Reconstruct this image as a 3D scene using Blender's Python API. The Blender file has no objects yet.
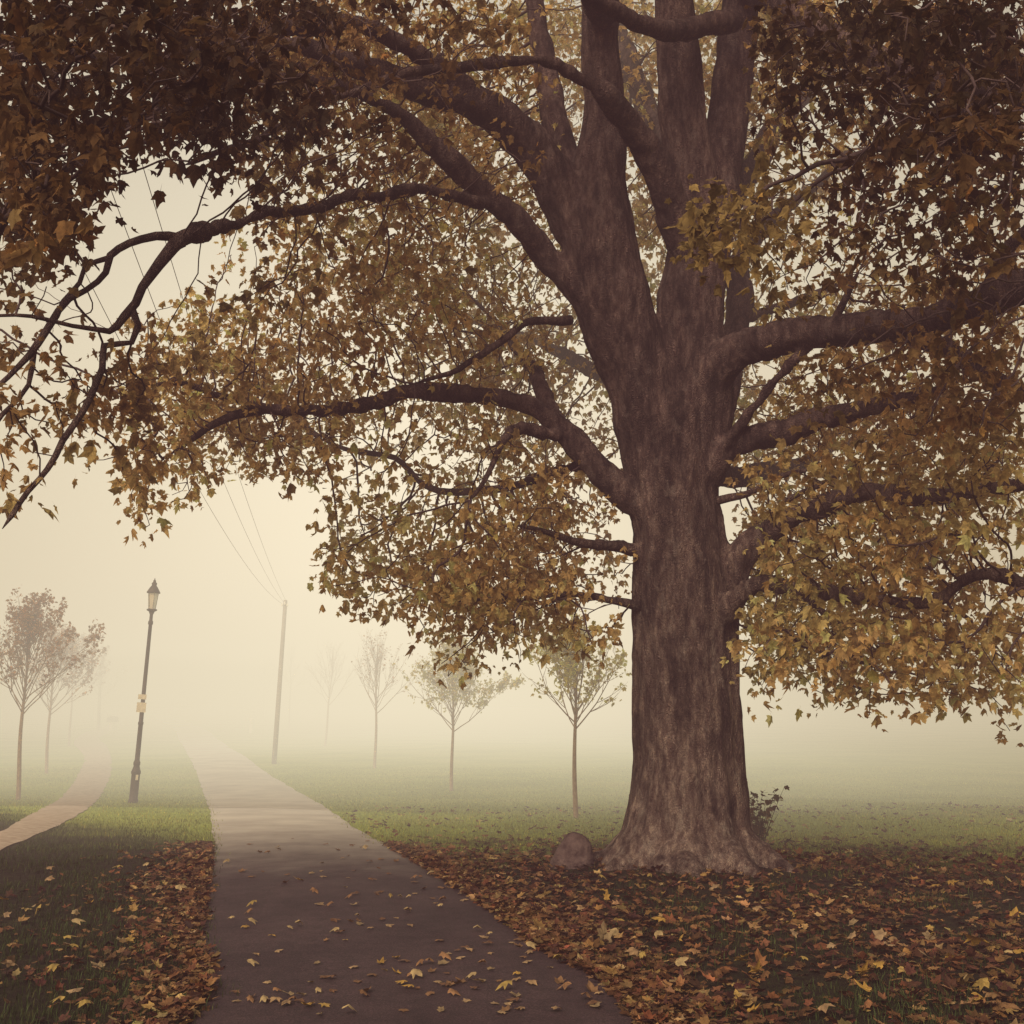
import bpy, math, random
import numpy as np
from mathutils import Vector, Matrix, noise

random.seed(11)
RNG = np.random.default_rng(11)
R = math.radians
C = bpy.context.scene.collection
sc = bpy.context.scene

# ------------------------------------------------------------------ camera geometry
F = 1150.0
TILT = R(9.5)
CAMZ = 1.7
ct, st = math.cos(TILT), math.sin(TILT)


def at(px, py, Y):
    """world point seen in direction (px, py) at distance Y in front"""
    dx, dy = (px - 512) / F, -(py - 512) / F
    s = Y / (ct - dy * st)
    return np.array([s * dx, Y, CAMZ + s * (st + dy * ct)])


def proj(P):
    P = np.atleast_2d(P)
    x, y, z = P[:, 0], P[:, 1], P[:, 2] - CAMZ
    d = y * ct + z * st
    u = -y * st + z * ct
    d = np.where(d < .05, .05, d)
    return 512 + F * x / d, 512 - F * u / d


def sstep(a, b, v):
    t = np.clip((v - a) / (b - a), 0, 1)
    return t * t * (3 - 2 * t)


def ground_z(x, y):
    x = np.asarray(x, float); y = np.asarray(y, float)
    z = -0.52 * sstep(12.8, 31.0, y)
    z = z + 0.018 * np.sin(x * 1.3 + y * .7) * sstep(3, 7, np.abs(x + 1.5)) + 0.03 * np.sin(x * .31 + 1.7) * np.sin(y * .23)
    z = z + 0.30 * np.exp(-((x - 1.85) ** 2 + (y - 12.4) ** 2) / 1.6) * .45      # soil heaped round the trunk
    z = z + sstep(60, 260, y) * 1.2
    return z


def gpix(px, py):
    """ground point under a direction"""
    Y = 5.0
    lo, hi = 2.0, 400.0
    for _ in range(60):
        mid = (lo + hi) / 2
        p = at(px, py, mid)
        if p[2] > float(ground_z(p[0], p[1])):
            lo = mid
        else:
            hi = mid
    p = at(px, py, lo)
    p[2] = float(ground_z(p[0], p[1]))
    return p


# ------------------------------------------------------------------ helpers
def link(o, parent=None):
    C.objects.link(o)
    if parent is not None:
        o.parent = parent
    return o


def mesh_np(name, V, faces_flat, loop_tot, mat, parent=None, smooth=False, col=None, uv=None):
    """fast mesh from numpy: V (n,3), faces_flat flat vertex indices, loop_tot verts per face (int or array)"""
    me = bpy.data.meshes.new(name)
    V = np.asarray(V, np.float32)
    ff = np.asarray(faces_flat, np.int32).ravel()
    if np.isscalar(loop_tot):
        nf = len(ff) // loop_tot
        tot = np.full(nf, loop_tot, np.int32)
    else:
        tot = np.asarray(loop_tot, np.int32); nf = len(tot)
    start = np.concatenate([[0], np.cumsum(tot)[:-1]]).astype(np.int32)
    me.vertices.add(len(V)); me.vertices.foreach_set('co', V.ravel())
    me.loops.add(len(ff)); me.loops.foreach_set('vertex_index', ff)
    me.polygons.add(nf); me.polygons.foreach_set('loop_start', start); me.polygons.foreach_set('loop_total', tot)
    me.update(calc_edges=True)
    me.polygons.foreach_set('use_smooth', np.full(nf, smooth, bool))
    if col is not None:
        a = me.color_attributes.new('Col', 'FLOAT_COLOR', 'POINT')
        c4 = np.ones((len(V), 4), np.float32); c4[:, :3] = col
        a.data.foreach_set('color', c4.ravel())
    if mat: me.materials.append(mat)
    o = bpy.data.objects.new(name, me)
    return link(o, parent)


def tag(o, label=None, cat=None, group=None, kind=None):
    if label: o['label'] = label
    if cat: o['category'] = cat
    if group: o['group'] = group
    if kind: o['kind'] = kind
    return o


def empty(name, loc):
    o = bpy.data.objects.new(name, None)
    o.empty_display_size = .2
    o.location = loc
    return link(o)


def tubes(paths, sides=8):
    """paths: list of (pts (n,3), radii (n,)) -> V, F(quads)"""
    VV, FF = [], []
    base = 0
    for P, rad in paths:
        P = np.asarray(P, float); rad = np.asarray(rad, float)
        n = len(P)
        T = np.gradient(P, axis=0)
        T /= np.linalg.norm(T, axis=1)[:, None] + 1e-9
        ref = np.array([0, 0, 1.0]) if abs(T[0][2]) < .9 else np.array([1.0, 0, 0])
        u = np.cross(T[0], ref); u /= np.linalg.norm(u)
        ang = np.arange(sides) * 2 * math.pi / sides
        V = np.zeros((n, sides, 3))
        for i in range(n):
            u = u - T[i] * np.dot(u, T[i]); u /= np.linalg.norm(u) + 1e-9
            w = np.cross(T[i], u)
            V[i] = P[i] + rad[i] * (np.cos(ang)[:, None] * u + np.sin(ang)[:, None] * w)
        VV.append(V.reshape(-1, 3))
        i = np.arange(n - 1)[:, None] * sides
        j = np.arange(sides)[None, :]
        j2 = (j + 1) % sides
        q = np.stack([i + j, i + j2, i + sides + j2, i + sides + j], -1).reshape(-1, 4) + base
        FF.append(q)
        # caps as quads: fan of degenerate-free quads around an added centre pair
        base += n * sides
    V = np.concatenate(VV); Fq = np.concatenate(FF)
    return V, Fq


def capped_tube(P, rad, sides):
    V, Fq = tubes([(P, rad)], sides)
    n = len(P)
    V = np.vstack([V, P[0], P[-1]])
    faces = [list(f) for f in Fq]
    a, b = n * sides, n * sides + 1
    for j in range(sides):
        faces.append([a, (j + 1) % sides, j])
        faces.append([b, (n - 1) * sides + j, (n - 1) * sides + (j + 1) % sides])
    return V, faces


def catmull(P, step):
    P = np.asarray(P, float)
    Q = np.vstack([2 * P[0] - P[1], P, 2 * P[-1] - P[-2]])
    out = []
    for i in range(1, len(Q) - 2):
        L = np.linalg.norm(Q[i + 1][:3] - Q[i][:3])
        n = max(1, int(round(L / step)))
        for k in range(n):
            t = k / n
            a, b, c, d = Q[i - 1], Q[i], Q[i + 1], Q[i + 2]
            out.append(.5 * (2 * b + (c - a) * t + (2 * a - 5 * b + 4 * c - d) * t * t + (3 * b - a - 3 * c + d) * t ** 3))
    out.append(Q[-2])
    return np.array(out)


def lathe(profile, sides, origin=(0, 0, 0), square=False):
    """profile list of (r,z) -> V, faces"""
    V = []; Fc = []
    off = math.pi / sides if square else 0
    for r, z in profile:
        for j in range(sides):
            a = j * 2 * math.pi / sides + off
            V.append((origin[0] + r * math.cos(a), origin[1] + r * math.sin(a), origin[2] + z))
    for i in range(len(profile) - 1):
        for j in range(sides):
            k = (j + 1) % sides
            Fc.append((i * sides + j, i * sides + k, (i + 1) * sides + k, (i + 1) * sides + j))
    Fc.append(tuple(range(sides - 1, -1, -1)))
    Fc.append(tuple((len(profile) - 1) * sides + j for j in range(sides)))
    return V, Fc


def pymesh(name, V, Fc, mat, parent=None, smooth=False):
    me = bpy.data.meshes.new(name)
    me.from_pydata([tuple(map(float, v)) for v in V], [], [tuple(map(int, f)) for f in Fc])
    me.update()
    for p in me.polygons: p.use_smooth = smooth
    if mat: me.materials.append(mat)
    return link(bpy.data.objects.new(name, me), parent)


# ------------------------------------------------------------------ materials
def new_mat(name):
    m = bpy.data.materials.new(name); m.use_nodes = True
    nt = m.node_tree
    return m, nt, nt.nodes['Principled BSDF'], nt.nodes['Material Output']


def N(nt, typ, **kw):
    n = nt.nodes.new(typ)
    for k, v in kw.items(): setattr(n, k, v)
    return n


def ramp(nt, fac, stops):
    r = N(nt, 'ShaderNodeValToRGB')
    cr = r.color_ramp
    while len(cr.elements) > 1: cr.elements.remove(cr.elements[-1])
    cr.elements[0].position = stops[0][0]; cr.elements[0].color = (*stops[0][1], 1)
    for p, c in stops[1:]:
        e = cr.elements.new(p); e.color = (*c, 1)
    nt.links.new(fac, r.inputs[0])
    return r


def noise_tex(nt, scale, detail=5, rough=.6, vec=None, mapscale=None):
    n = N(nt, 'ShaderNodeTexNoise')
    n.inputs['Scale'].default_value = scale; n.inputs['Detail'].default_value = detail; n.inputs['Roughness'].default_value = rough
    if vec is None:
        g = N(nt, 'ShaderNodeNewGeometry'); vec = g.outputs['Position']
    if mapscale:
        mp = N(nt, 'ShaderNodeMapping'); mp.inputs['Scale'].default_value = mapscale
        nt.links.new(vec, mp.inputs[0]); vec = mp.outputs[0]
    nt.links.new(vec, n.inputs['Vector'])
    return n


def bump(nt, h, dist, strength=1.0, prev=None):
    b = N(nt, 'ShaderNodeBump'); b.inputs['Distance'].default_value = dist; b.inputs['Strength'].default_value = strength
    nt.links.new(h, b.inputs['Height'])
    if prev: nt.links.new(prev, b.inputs['Normal'])
    return b


def mix(nt, fac, a, b, mode='MIX'):
    m = N(nt, 'ShaderNodeMix', data_type='RGBA', blend_type=mode)
    for i, v in ((0, fac), (6, a), (7, b)):
        if isinstance(v, bpy.types.NodeSocket): nt.links.new(v, m.inputs[i])
        elif i == 0: m.inputs[0].default_value = v
        else: m.inputs[i].default_value = (*v, 1)
    return m.outputs[2]


def mat_bark():
    m, nt, b, _ = new_mat('bark')
    big = noise_tex(nt, 1.0, 4, .6, mapscale=(4.5, 4.5, 1.3))
    fine = noise_tex(nt, 1.0, 8, .72, mapscale=(17, 17, 5.5))
    vo = N(nt, 'ShaderNodeTexVoronoi', feature='DISTANCE_TO_EDGE')
    g = N(nt, 'ShaderNodeNewGeometry'); mp = N(nt, 'ShaderNodeMapping'); mp.inputs['Scale'].default_value = (17, 17, 6.5)
    nz = noise_tex(nt, 3.0, 3, .6)
    ad = mix(nt, .18, g.outputs['Position'], nz.outputs['Color'])
    nt.links.new(ad, mp.inputs[0]); nt.links.new(mp.outputs[0], vo.inputs['Vector'])
    c1 = ramp(nt, fine.outputs[0], [(.3, (.05, .028, .03)), (.48, (.165, .128, .118)), (.66, (.37, .315, .275))])
    c2 = ramp(nt, big.outputs[0], [(.36, (.36, .31, .32)), (.62, (1.2, 1.14, 1.08))])
    col = mix(nt, 1.0, c1.outputs[0], c2.outputs[0], 'MULTIPLY')
    vr = ramp(nt, vo.outputs['Distance'], [(0, (.4, .35, .36)), (.12, (1, 1, 1))])
    col = mix(nt, .75, col, vr.outputs[0], 'MULTIPLY')
    ridge = noise_tex(nt, 1.0, 5, .65, mapscale=(11, 11, 1.6))
    rc = ramp(nt, ridge.outputs[0], [(.38, (.45, .38, .4)), (.52, (1.05, 1.0, 1.0)), (.66, (1.3, 1.25, 1.15))])
    col = mix(nt, .55, col, rc.outputs[0], 'MULTIPLY')
    lic = noise_tex(nt, 5.5, 6, .7, mapscale=(1, 1, .5))
    lr = ramp(nt, lic.outputs[0], [(.56, (0, 0, 0)), (.66, (1, 1, 1))])
    lf_ = N(nt, 'ShaderNodeMath', operation='MULTIPLY'); lf_.inputs[1].default_value = .6; nt.links.new(lr.outputs[0], lf_.inputs[0])
    col = mix(nt, lf_.outputs[0], col, (.30, .25, .215))
    # bark colour runs from paler low on the trunk to darker at the forks
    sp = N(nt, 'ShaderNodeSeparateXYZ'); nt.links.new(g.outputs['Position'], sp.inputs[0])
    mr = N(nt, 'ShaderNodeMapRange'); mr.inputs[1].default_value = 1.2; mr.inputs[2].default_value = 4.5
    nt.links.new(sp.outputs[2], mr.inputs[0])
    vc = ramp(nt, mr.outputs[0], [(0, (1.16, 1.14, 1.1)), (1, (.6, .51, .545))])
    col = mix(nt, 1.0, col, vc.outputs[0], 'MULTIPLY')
    nt.links.new(col, b.inputs['Base Color'])
    b.inputs['Roughness'].default_value = .9
    b.inputs['Specular IOR Level'].default_value = .2
    b0 = bump(nt, ridge.outputs[0], .12)
    b1 = bump(nt, fine.outputs[0], .09, 1, b0.outputs[0])
    b2 = bump(nt, vo.outputs['Distance'], .09, .9, b1.outputs[0])
    nt.links.new(b2.outputs[0], b.inputs['Normal'])
    return m


def mat_leaf(name='leaf', trans=.5):
    m, nt, b, out = new_mat(name)
    at_ = N(nt, 'ShaderNodeAttribute', attribute_name='Col')
    nz = noise_tex(nt, 22, 3, .6)
    v = ramp(nt, nz.outputs[0], [(.35, (.62, .6, .6)), (.65, (1.15, 1.12, 1.05))])
    col = mix(nt, 1.0, at_.outputs['Color'], v.outputs[0], 'MULTIPLY')
    nt.links.new(col, b.inputs['Base Color'])
    b.inputs['Roughness'].default_value = .7
    b.inputs['Specular IOR Level'].default_value = .15
    t = N(nt, 'ShaderNodeBsdfTranslucent'); nt.links.new(col, t.inputs[0])
    ms = N(nt, 'ShaderNodeMixShader'); ms.inputs[0].default_value = trans
    nt.links.new(b.outputs[0], ms.inputs[1]); nt.links.new(t.outputs[0], ms.inputs[2])
    nt.links.new(ms.outputs[0], out.inputs[0])
    return m


def mat_simple(name, c1, c2, scale=12, rough=.7, bmp=.004, metallic=0, detail=6, spec=.35):
    m, nt, b, _ = new_mat(name)
    nz = noise_tex(nt, scale, detail, .65)
    r = ramp(nt, nz.outputs[0], [(.33, c1), (.67, c2)])
    nt.links.new(r.outputs[0], b.inputs['Base Color'])
    b.inputs['Roughness'].default_value = rough; b.inputs['Metallic'].default_value = metallic
    b.inputs['Specular IOR Level'].default_value = spec
    if bmp:
        bb = bump(nt, nz.outputs[0], bmp); nt.links.new(bb.outputs[0], b.inputs['Normal'])
    return m


def mat_ground():
    m, nt, b, _ = new_mat('grass_ground')
    g = N(nt, 'ShaderNodeNewGeometry')
    n1 = noise_tex(nt, .35, 5, .6)
    n2 = noise_tex(nt, 9, 7, .7)
    n3 = noise_tex(nt, 60, 4, .7)
    far = ramp(nt, n1.outputs[0], [(.35, (.2, .25, .045)), (.52, (.25, .3, .06)), (.68, (.29, .31, .08))])
    fd = ramp(nt, n2.outputs[0], [(.3, (.62, .6, .6)), (.6, (1.1, 1.1, 1.05))])
    farc = mix(nt, 1.0, far.outputs[0], fd.outputs[0], 'MULTIPLY')
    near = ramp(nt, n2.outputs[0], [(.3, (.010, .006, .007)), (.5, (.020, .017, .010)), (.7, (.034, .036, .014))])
    # soil and turf below the big tree's crown, coloured dark for its shade
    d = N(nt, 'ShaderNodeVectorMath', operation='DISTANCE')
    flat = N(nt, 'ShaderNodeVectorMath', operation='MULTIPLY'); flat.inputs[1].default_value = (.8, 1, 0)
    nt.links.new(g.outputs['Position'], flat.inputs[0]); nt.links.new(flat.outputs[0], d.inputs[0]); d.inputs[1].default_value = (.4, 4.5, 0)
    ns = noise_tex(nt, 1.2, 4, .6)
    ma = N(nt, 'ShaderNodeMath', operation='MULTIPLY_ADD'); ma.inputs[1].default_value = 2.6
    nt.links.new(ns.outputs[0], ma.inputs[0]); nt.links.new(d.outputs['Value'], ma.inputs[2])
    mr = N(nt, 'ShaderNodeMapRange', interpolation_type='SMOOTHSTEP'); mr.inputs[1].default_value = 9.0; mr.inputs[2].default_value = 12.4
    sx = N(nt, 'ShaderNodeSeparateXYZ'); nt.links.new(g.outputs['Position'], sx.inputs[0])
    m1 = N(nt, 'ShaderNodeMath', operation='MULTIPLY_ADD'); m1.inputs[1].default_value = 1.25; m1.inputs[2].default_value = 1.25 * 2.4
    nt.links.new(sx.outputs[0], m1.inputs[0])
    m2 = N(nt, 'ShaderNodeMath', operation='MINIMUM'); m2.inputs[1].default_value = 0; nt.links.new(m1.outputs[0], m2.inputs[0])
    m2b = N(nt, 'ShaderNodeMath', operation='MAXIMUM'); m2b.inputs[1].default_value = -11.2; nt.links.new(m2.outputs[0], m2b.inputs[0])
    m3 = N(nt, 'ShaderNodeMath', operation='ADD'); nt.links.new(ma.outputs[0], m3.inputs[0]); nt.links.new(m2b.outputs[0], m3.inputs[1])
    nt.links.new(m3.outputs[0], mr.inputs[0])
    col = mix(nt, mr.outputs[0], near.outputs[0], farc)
    nt.links.new(col, b.inputs['Base Color'])
    b.inputs['Roughness'].default_value = .95; b.inputs['Specular IOR Level'].default_value = .1
    b1 = bump(nt, n2.outputs[0], .05); b2 = bump(nt, n3.outputs[0], .02, 1, b1.outputs[0])
    nt.links.new(b2.outputs[0], b.inputs['Normal'])
    return m


def mat_lane():
    m, nt, b, _ = new_mat('asphalt')
    g = N(nt, 'ShaderNodeNewGeometry')
    n1 = noise_tex(nt, .9, 5, .6); n2 = noise_tex(nt, 75, 4, .75); n3 = noise_tex(nt, 7, 6, .75)
    near = ramp(nt, n1.outputs[0], [(.35, (.026, .014, .018)), (.65, (.045, .027, .031))])
    grain = ramp(nt, n2.outputs[0], [(.35, (.4, .4, .4)), (.58, (1.1, 1.1, 1.1)), (.7, (2.6, 2.4, 2.3))])
    nearc = mix(nt, 1.0, near.outputs[0], grain.outputs[0], 'MULTIPLY')
    pat = ramp(nt, n3.outputs[0], [(.3, (.6, .58, .6)), (.7, (1.35, 1.3, 1.28))])
    nearc = mix(nt, 1.0, nearc, pat.outputs[0], 'MULTIPLY')
    far = ramp(nt, n1.outputs[0], [(.35, (.29, .255, .215)), (.65, (.40, .36, .30))])
    sp = N(nt, 'ShaderNodeSeparateXYZ'); nt.links.new(g.outputs['Position'], sp.inputs[0])
    n4 = noise_tex(nt, 1.6, 3, .6)
    ma = N(nt, 'ShaderNodeMath', operation='MULTIPLY_ADD'); ma.inputs[1].default_value = 3.4
    nt.links.new(n4.outputs[0], ma.inputs[0]); nt.links.new(sp.outputs[1], ma.inputs[2])
    mr = N(nt, 'ShaderNodeMapRange', interpolation_type='SMOOTHSTEP'); mr.inputs[1].default_value = 12.6; mr.inputs[2].default_value = 20.5
    nt.links.new(ma.outputs[0], mr.inputs[0])
    col = mix(nt, mr.outputs[0], nearc, far.outputs[0])  # lane colour darkened under the crown for shade, paler out in the fog
    nt.links.new(col, b.inputs['Base Color'])
    b.inputs['Roughness'].default_value = .85; b.inputs['Specular IOR Level'].default_value = .25
    b1 = bump(nt, n2.outputs[0], .006); nt.links.new(b1.outputs[0], b.inputs['Normal'])
    return m


def mat_fog(name, dens, col, glow=False):
    """absorbing fog with added emission standing in for scattered daylight; glow = emission painted brighter round a set centre, dimmer outward"""
    m = bpy.data.materials.new(name); m.use_nodes = True
    nt = m.node_tree; nt.nodes.clear()
    out = N(nt, 'ShaderNodeOutputMaterial')
    ab = N(nt, 'ShaderNodeVolumeAbsorption'); ab.inputs[0].default_value = (0, 0, 0, 1); ab.inputs[1].default_value = dens
    em = N(nt, 'ShaderNodeEmission'); em.inputs[0].default_value = (*col, 1); em.inputs[1].default_value = dens  # emission added in place of daylight scattered by the fog
    if glow:
        g = N(nt, 'ShaderNodeNewGeometry')
        mp = N(nt, 'ShaderNodeMapping', vector_type='TEXTURE'); mp.inputs['Location'].default_value = (-4.5, 34, 10); mp.inputs['Scale'].default_value = (26, 75, 26)
        nt.links.new(g.outputs['Position'], mp.inputs[0])
        ln = N(nt, 'ShaderNodeVectorMath', operation='LENGTH'); nt.links.new(mp.outputs[0], ln.inputs[0])
        rp = ramp(nt, ln.outputs['Value'], [(0, (1.62, 1.60, 1.62)), (.42, (1.27, 1.26, 1.25)), (1.0, (.62, .58, .50))])  # radial brightening put into the fog's emission colour
        rp.color_ramp.interpolation = 'EASE'
        c = mix(nt, 1.0, rp.outputs[0], col, 'MULTIPLY')
        nt.links.new(c, em.inputs[0])
    ad = N(nt, 'ShaderNodeAddShader')
    nt.links.new(ab.outputs[0], ad.inputs[0]); nt.links.new(em.outputs[0], ad.inputs[1]); nt.links.new(ad.outputs[0], out.inputs['Volume'])
    if glow: m.cycles.volume_step_rate = 1.0
    return m


BARK = mat_bark()
LEAF = mat_leaf('leaf', .55)
DEADLEAF = mat_leaf('fallen_leaf', .15)
GRASSMAT = mat_leaf('grass_blade', .3)
TWIG = mat_simple('twig_bark', (.035, .02, .022), (.075, .05, .048), 20, .9, .004, spec=.15)
SAPBARK = mat_simple('sapling_bark', (.2, .13, .08), (.34, .25, .16), 14, .9, .004, spec=.15)
IRON = mat_simple('lamp_paint', (.03, .02, .018), (.07, .05, .045), 9, .55, .001)
WOODPOLE = mat_simple('pole_wood', (.2, .16, .12), (.3, .25, .19), 7, .9, .003)
STONE = mat_simple('stone', (.035, .022, .024), (.12, .085, .078), 9, .95, .04, spec=.1)
WHITE = mat_simple('white_plate', (.6, .56, .46), (.75, .72, .6), 15, .6, 0)
PATHM = mat_simple('footpath_gravel', (.22, .165, .12), (.36, .29, .22), 7, .95, .01, spec=.1)
CABLE = mat_simple('cable', (.03, .025, .025), (.05, .045, .04), 5, .6, 0)

# ------------------------------------------------------------------ terrain
xs = np.unique(np.concatenate([np.linspace(-400, -40, 19), np.linspace(-40, -12, 15), np.linspace(-12, 14, 131), np.linspace(14, 40, 14), np.linspace(40, 400, 19)]))
ys = np.unique(np.concatenate([np.linspace(-60, -4, 15), np.linspace(-4, 30, 137), np.linspace(30, 90, 41), np.linspace(90, 700, 40)]))
gx, gy = np.meshgrid(xs, ys)
V = np.stack([gx, gy, ground_z(gx, gy)], -1).reshape(-1, 3)
nx = len(xs)
i, j = np.meshgrid(np.arange(len(ys) - 1), np.arange(nx - 1), indexing='ij')
q = np.stack([i * nx + j, i * nx + j + 1, (i + 1) * nx + j + 1, (i + 1) * nx + j], -1).reshape(-1, 4)
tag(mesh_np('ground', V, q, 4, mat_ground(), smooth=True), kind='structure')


def ribbon(name, left_px, right_px, mat, lift, near_ext, smooth_step=.4):
    L = [gpix(*p) for p in left_px]; Rr = [gpix(*p) for p in right_px]
    L = [np.array(a) for a in near_ext[0]] + L; Rr = [np.array(a) for a in near_ext[1]] + Rr
    L = catmull(np.array(L), smooth_step); Rr = catmull(np.array(Rr), smooth_step)

    def resample(P, n):
        d = np.concatenate([[0], np.cumsum(np.linalg.norm(np.diff(P, axis=0), axis=1))])
        t = np.linspace(0, d[-1], n)
        return np.stack([np.interp(t, d, P[:, k]) for k in range(3)], -1)
    n = 260
    L = resample(L, n); Rr = resample(Rr, n)
    m = 9
    V = []
    for a in range(m):
        t = a / (m - 1)
        P = L * (1 - t) + Rr * t
        P = P.copy()
        P[:, 2] = ground_z(P[:, 0], P[:, 1]) + lift + .025 * (1 - (2 * t - 1) ** 2)
        if a in (0, m - 1):
            jit = np.array([noise.noise(Vector((p[0] * 3, p[1] * 3, a))) for p in P]) * .07
            P[:, 0] += jit
            P[:, 2] -= lift - .004 if False else 0
        V.append(P)
    V = np.stack(V, 1).reshape(-1, 3)
    i, j = np.meshgrid(np.arange(n - 1), np.arange(m - 1), indexing='ij')
    q = np.stack([i * m + j, i * m + j + 1, (i + 1) * m + j + 1, (i + 1) * m + j], -1).reshape(-1, 4)
    o = mesh_np(name, V, q, 4, mat, smooth=True)
    tag(o, kind='structure')
    return L, Rr


laneL, laneR = ribbon('lane',
                      [(196, 1020), (200, 950), (207, 900), (213, 850), (212, 825), (206, 800), (195, 770), (180, 742), (168, 725), (140, 714)],
                      [(648, 1020), (548, 950), (482, 900), (410, 857), (360, 831), (312, 800), (262, 770), (222, 742), (196, 725), (160, 713.5)],
                      mat_lane(), .012, ([(-1.75, -8, 0), (-1.72, -1, 0)], [(1.2, -8, 0), (.95, -1, 0)]))
ribbon('footpath',
       [(-60, 866), (0, 833), (48, 806), (76, 778), (84, 757), (74, 743), (84, 733), (110, 726)],
       [(-60, 884), (2, 850), (66, 822), (100, 797), (112, 765), (106, 745), (100, 737), (118, 728)],
       PATHM, .012, ([], []))


def lane_x(y):
    return np.interp(y, laneL[:, 1], laneL[:, 0]), np.interp(y, laneR[:, 1], laneR[:, 0])


# ------------------------------------------------------------------ leaves
LO = np.array([(0, 0), (.17, -.08), (.43, .0), (.33, .19), (.52, .5), (.27, .52), (.19, .7), (0, .98),
               (-.19, .7), (-.27, .52), (-.52, .5), (-.33, .19), (-.43, .0), (-.17, -.08)])


def leaves_mesh(P, size, yaw, pitch, roll, curl, col, stalk=True):
    """many maple leaves: P (n,3) stalk base; arrays per leaf"""
    n = len(P)
    pts = np.vstack([[0, .3], LO])                        # 15 verts
    x = pts[:, 0][None, :] * size[:, None] * RNG.uniform(.68, 1.12, (n, 1)) * RNG.uniform(.8, 1.15, (n, len(pts)))
    y = pts[:, 1][None, :] * size[:, None] * RNG.uniform(.85, 1.1, (n, 1)) + RNG.normal(0, .035, (n, len(pts))) * size[:, None]
    wob = RNG.normal(0, .04, (n, len(pts))) * size[:, None]
    z = -curl[:, None] * (np.abs(x) ** 1.5) / np.sqrt(size[:, None]) - .5 * curl[:, None] * y ** 2 / size[:, None] + wob
    if stalk:                                             # thin stalk triangle
        sl = -.55 * size
        sx = np.stack([-.012 * size, .012 * size, 0 * size], 1); sy = np.stack([.02 * size, .02 * size, sl], 1); sz = np.stack([0 * size, 0 * size, .1 * size], 1)
        x = np.hstack([x, sx]); y = np.hstack([y, sy]); z = np.hstack([z, sz])
    cr, sr = np.cos(roll)[:, None], np.sin(roll)[:, None]
    x, z = x * cr + z * sr, -x * sr + z * cr
    cp, sp_ = np.cos(pitch)[:, None], np.sin(pitch)[:, None]
    y, z = y * cp - z * sp_, y * sp_ + z * cp
    cy, sy_ = np.cos(yaw)[:, None], np.sin(yaw)[:, None]
    x, y = x * cy - y * sy_, x * sy_ + y * cy
    V = np.stack([x + P[:, 0:1], y + P[:, 1:2], z + P[:, 2:3]], -1)
    k = V.shape[1]
    tri = [(0, 1 + a, 1 + (a + 1) % 14) for a in range(14)]
    if stalk: tri.append((15, 16, 17))
    tri = np.array(tri)
    Fc = tri[None] + (np.arange(n) * k)[:, None, None]
    cc = np.repeat(col[:, None, :], k, 1)
    shade = np.ones((n, k, 1)); shade[:, 0] = .8
    return V.reshape(-1, 3), Fc.reshape(-1, 3), (cc * shade).reshape(-1, 3)


def palette(n, cols, w, jit=.18):
    cols = np.array(cols); idx = RNG.choice(len(cols), n, p=np.array(w) / sum(w))
    c = cols[idx] * np.exp(RNG.normal(0, jit, (n, 1))) * np.exp(RNG.normal(0, jit * .25, (n, 3)))
    return np.clip(c, .003, .8)


# ------------------------------------------------------------------ the big tree
TY = 12.4
root = empty('maple_tree', (1.85, TY, 0))
tag(root, 'huge old maple with thick forked trunk and wide brown autumn crown beside the lane', 'tree')
RO = np.array([1.85, TY, 0.0])

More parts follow.
